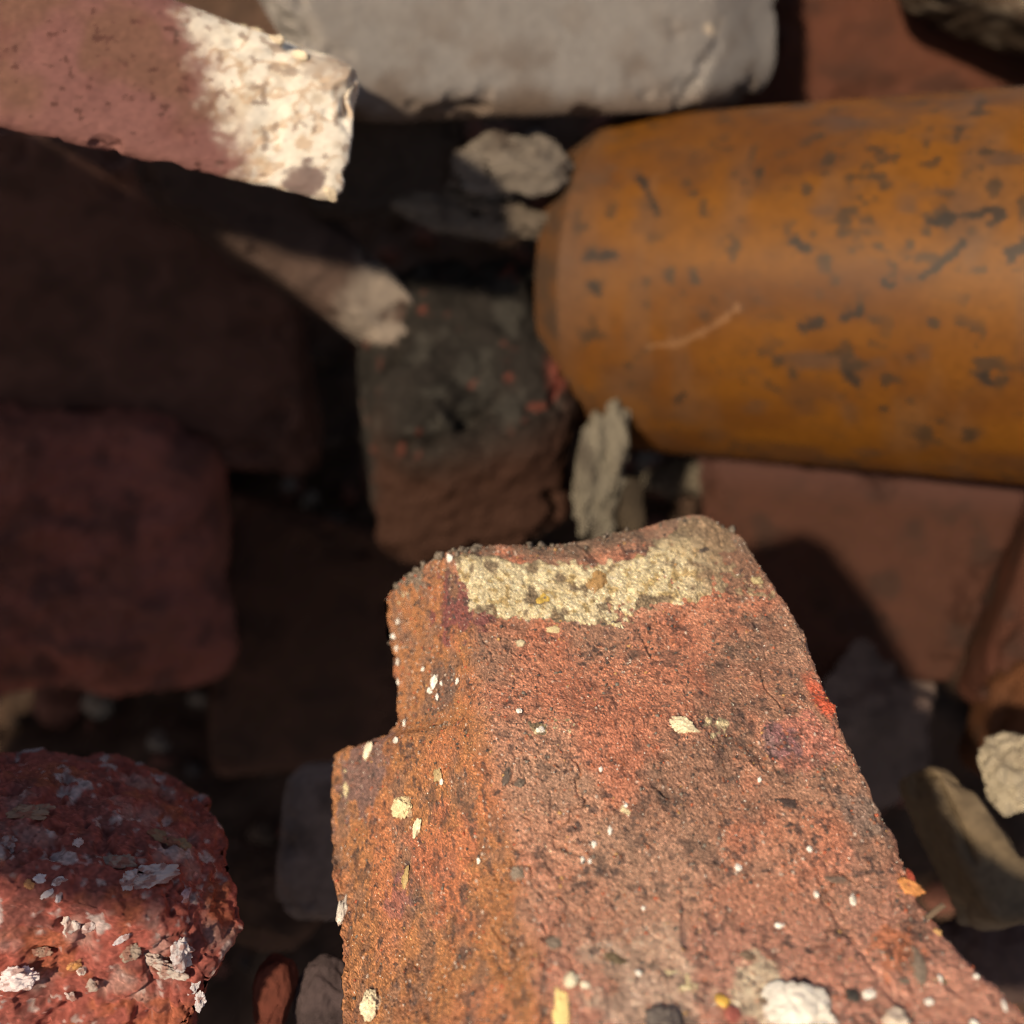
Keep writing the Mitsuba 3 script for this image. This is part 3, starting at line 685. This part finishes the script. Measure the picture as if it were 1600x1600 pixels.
lump('purple_stone', 'large purplish grey stone in the shadow right of the sharp brick', 1350, 1135, .455, 215, 300, 25, (.13, .095, .08), 406, deep=.6)
lump('pebble', 'tiny pinkish pebble on the purplish stone', 1440, 1100, .425, 30, 26, 0, (.2, .14, .12), 407, sub=3)
lump('cream_stone', 'cream stone at the right edge above the long beige fragment', 1592, 1212, .35, 130, 135, 20, (.32, .28, .21), 408, dark=(.14, .11, .075), rough=(.2, .2))
plain('beige_fragment', 'long beige stone fragment at the lower right edge', 'stone',
      q4((1452, 1188, .340), (1508, 1198, .340), (1690, 1430, .320), (1560, 1450, .316)),
      lambda v, a: brick_paint(v, (.17, .13, .085), (.14, .105, .065), (.08, .06, .04), 409, .6, .3), th=.03, res=.001, r=.006, rough=(3, 1.2, .3), seed=409)
lump('red_stone', 'small dull red stone at the bottom left of the sharp brick', 428, 1555, .310, 72, 140, 5, (.10, .028, .018), 410)
lump('purple_stone', 'small dusky purple stone at the bottom beside the small red one', 505, 1570, .315, 100, 150, 10, (.07, .05, .052), 411)
lump('dark_stone', 'dark brown stone deep under the grey brown brick', 400, 1400, .42, 220, 190, 10, (.08, .045, .03), 412)
lump('dark_stone', 'dark stone in the black gap at the lower right', 1560, 1500, .40, 200, 160, 30, (.07, .045, .04), 413)
lump('dark_stone', 'dark brown stone in the gap under the pipe end beside the sliver', 985, 790, .445, 60, 90, -10, (.06, .045, .03), 414)

# ------------------------------------------------------------------ the rough red lump, bottom left
def red_lump():
    key = thing('crumbling_brick', 'crumbling red brick lump with lilac white mortar bits at the bottom left', 'brick')
    m = trimesh.creation.icosphere(subdivisions=7)
    v = np.array(m.vertices); fc = np.array(m.faces)
    rng = np.random.default_rng(77)
    for _ in range(7):
        d = rng.normal(size=3); d /= np.linalg.norm(d)
        v = v - d * (np.maximum(v @ d - rng.uniform(.55, .80), 0) * .95)[:, None]
    A = seen_axes(-8, 0)
    v = v * [.084, .074, .060] @ A + at(42, 1555, .305)
    n = vnormals(v, fc)
    d = (ns(v, 30, 3, 500) - .5) * 8 + (ns(v, 8, 4, 501) - .5) * 4.0 + (ns(v, 2.6, 3, 502) - .5) * 2.4
    d = d - 2.2 * sstep(.56, .72, ns(v, 6, 3, 503))
    for mm, hh, sd in ((14, 3.2, 515), (6, 1.9, 516), (2.4, 0.8, 517)):
        ch, cb = crumbs(v, mm, sd)
        d = d + sstep(.40, .60, ns(v, 3 * mm, 2, sd + 5)) * ((ch - .5) * hh - cb ** 3 * hh * .3)
    v = v + n * (d / 1000)[:, None]
    c = mixc((.27, .070, .052), (.22, .070, .060), ns(v, 12, 3, 504))
    c = mixc(c, (.28, .09, .04), .6 * sstep(.55, .68, ns(v, 10, 3, 505)))
    c = mixc(c, (.13, .05, .045), .7 * sstep(.54, .66, ns(v, 7, 3, 506)))
    c = mixc(c, (.36, .31, .31), .85 * sstep(.63, .68, ns(v, 7, 4, 507)))
    c = mixc(c, (.38, .32, .31), .7 * sstep(.66, .72, ns(v, 2.4, 3, 509)) * sstep(.42, .58, ns(v, 14, 3, 510)))
    c = mixc(c, (.34, .25, .23), .45 * sstep(.55, .70, ns(v, 11, 5, 511)))
    c = c * (.72 + .56 * ns(v, 1.4, 2, 508))[:, None] * speckle(len(v), 6, .2)
    put('body', (v, fc), c, 'matte_brick', key)
    px, py, dd = to_pixel(v)
    front = (n @ -F_ > .1)
    tree = cKDTree(np.stack([px, py], 1)[front]); vf, nf = v[front], n[front]
    bits = [(30, 1530, 66, 36, -14, (.72, .64, .66)), (228, 1368, 74, 30, -12, (.40, .36, .36)), (202, 1376, 24, 28, 10, (.40, .36, .37)), (188, 1345, 44, 24, 0, (.26, .2, .17)), (111, 1446, 26, 36, 20, (.52, .46, .44)), (140, 1447, 20, 14, -25, (.58, .52, .53)), (62, 1374, 16, 13, 0, (.60, .54, .56)), (92, 1378, 22, 12, -20, (.55, .5, .5)), (74, 1398, 22, 9, -35, (.55, .5, .52)), (91, 1400, 9, 16, 10, (.55, .5, .52)), (283, 1490, 36, 44, 10, (.46, .43, .45)), (240, 1495, 44, 26, 15, (.46, .38, .34)), (265, 1515, 50, 22, 25, (.48, .42, .38)), (205, 1490, 34, 22, -20, (.30, .24, .2)), (304, 1540, 14, 26, 20, (.5, .47, .5)), (131, 1515, 12, 14, 0, (.62, .56, .52)), (125, 1317, 15, 13, 0, (.46, .38, .38)), (48, 1268, 62, 24, -4, (.26, .18, .13)), (278, 1320, 34, 20, 10, (.24, .18, .11)), (245, 1305, 30, 14, 20, (.22, .16, .1)), (148, 1536, 20, 18, 0, (.40, .32, .28)), (290, 1400, 14, 24, 20, (.34, .24, .28)), (118, 1506, 26, 14, -30, (.5, .26, .1)), (47, 1380, 16, 12, 30, (.45, .22, .1)), (12, 1320, 30, 26, 0, (.26, .2, .2)), (110, 1555, 20, 12, 40, (.46, .36, .34)), (343, 1578, 16, 28, 5, (.55, .52, .55)), (190, 1466, 24, 10, -30, (.55, .5, .54)), (60, 1486, 34, 16, 0, (.3, .2, .16))]
    for k, (x, y, w, h, dg, col) in enumerate(bits):
        _, i = tree.query((x, y)); p, nn = vf[i], nf[i]
        dep = (p - CAM) @ F_
        nn = nn + 0.8 * -F_; nn /= np.linalg.norm(nn)
        ax = math.cos(math.radians(dg)) * R_ - math.sin(math.radians(dg)) * U_
        ax = ax - nn * (ax @ nn); ax /= np.linalg.norm(ax)
        vv, ff = stone(p + nn * .0006, (cam_size(w, dep) / 2, cam_size(h, dep) / 2, cam_size(min(w, h), dep) * .32), np.array([ax, np.cross(nn, ax), nn]), 520 + k, 4, 6, (.36, .30))
        put('mortar_bit', (vv, ff), mixc(np.asarray(col) * (.68 + .6 * ns(vv, 1.6, 3, 520 + k))[:, None], (.22, .08, .06), .7 * sstep(.52, .62, ns(vv, 2, 3, 560 + k))), 'matte_brick', key)
red_lump()

# ------------------------------------------------------------------ unseen bricks added left of the view to shade the heap
def ahead(*p):
    return [CAM + x * R_ + y * U_ + z * F_ for x, y, z in p]
plain('added_shade_brick', 'unseen brown brick added left of the view to shade the gap below', 'brick',
      ahead((-.36, .215, .26), (-.200, .116, .25), (-.184, -.27, .25), (-.44, -.28, .26)),
      lambda v, a: brick_paint(v, (.25, .10, .07), (.2, .08, .05), (.08, .04, .03), 600, .6, .3), th=.06, res=.004, r=.006, seed=600)
plain('added_shade_brick', 'second unseen brown brick added left of the view to shade the crumbling lump', 'brick',
      ahead((-.42, .090, .08), (-.183, -.040, .08), (-.176, -.103, .08), (-.42, .0, .08)),
      lambda v, a: brick_paint(v, (.22, .09, .06), (.2, .08, .05), (.08, .04, .03), 610, .6, .3), th=.05, res=.004, r=.006, seed=610)
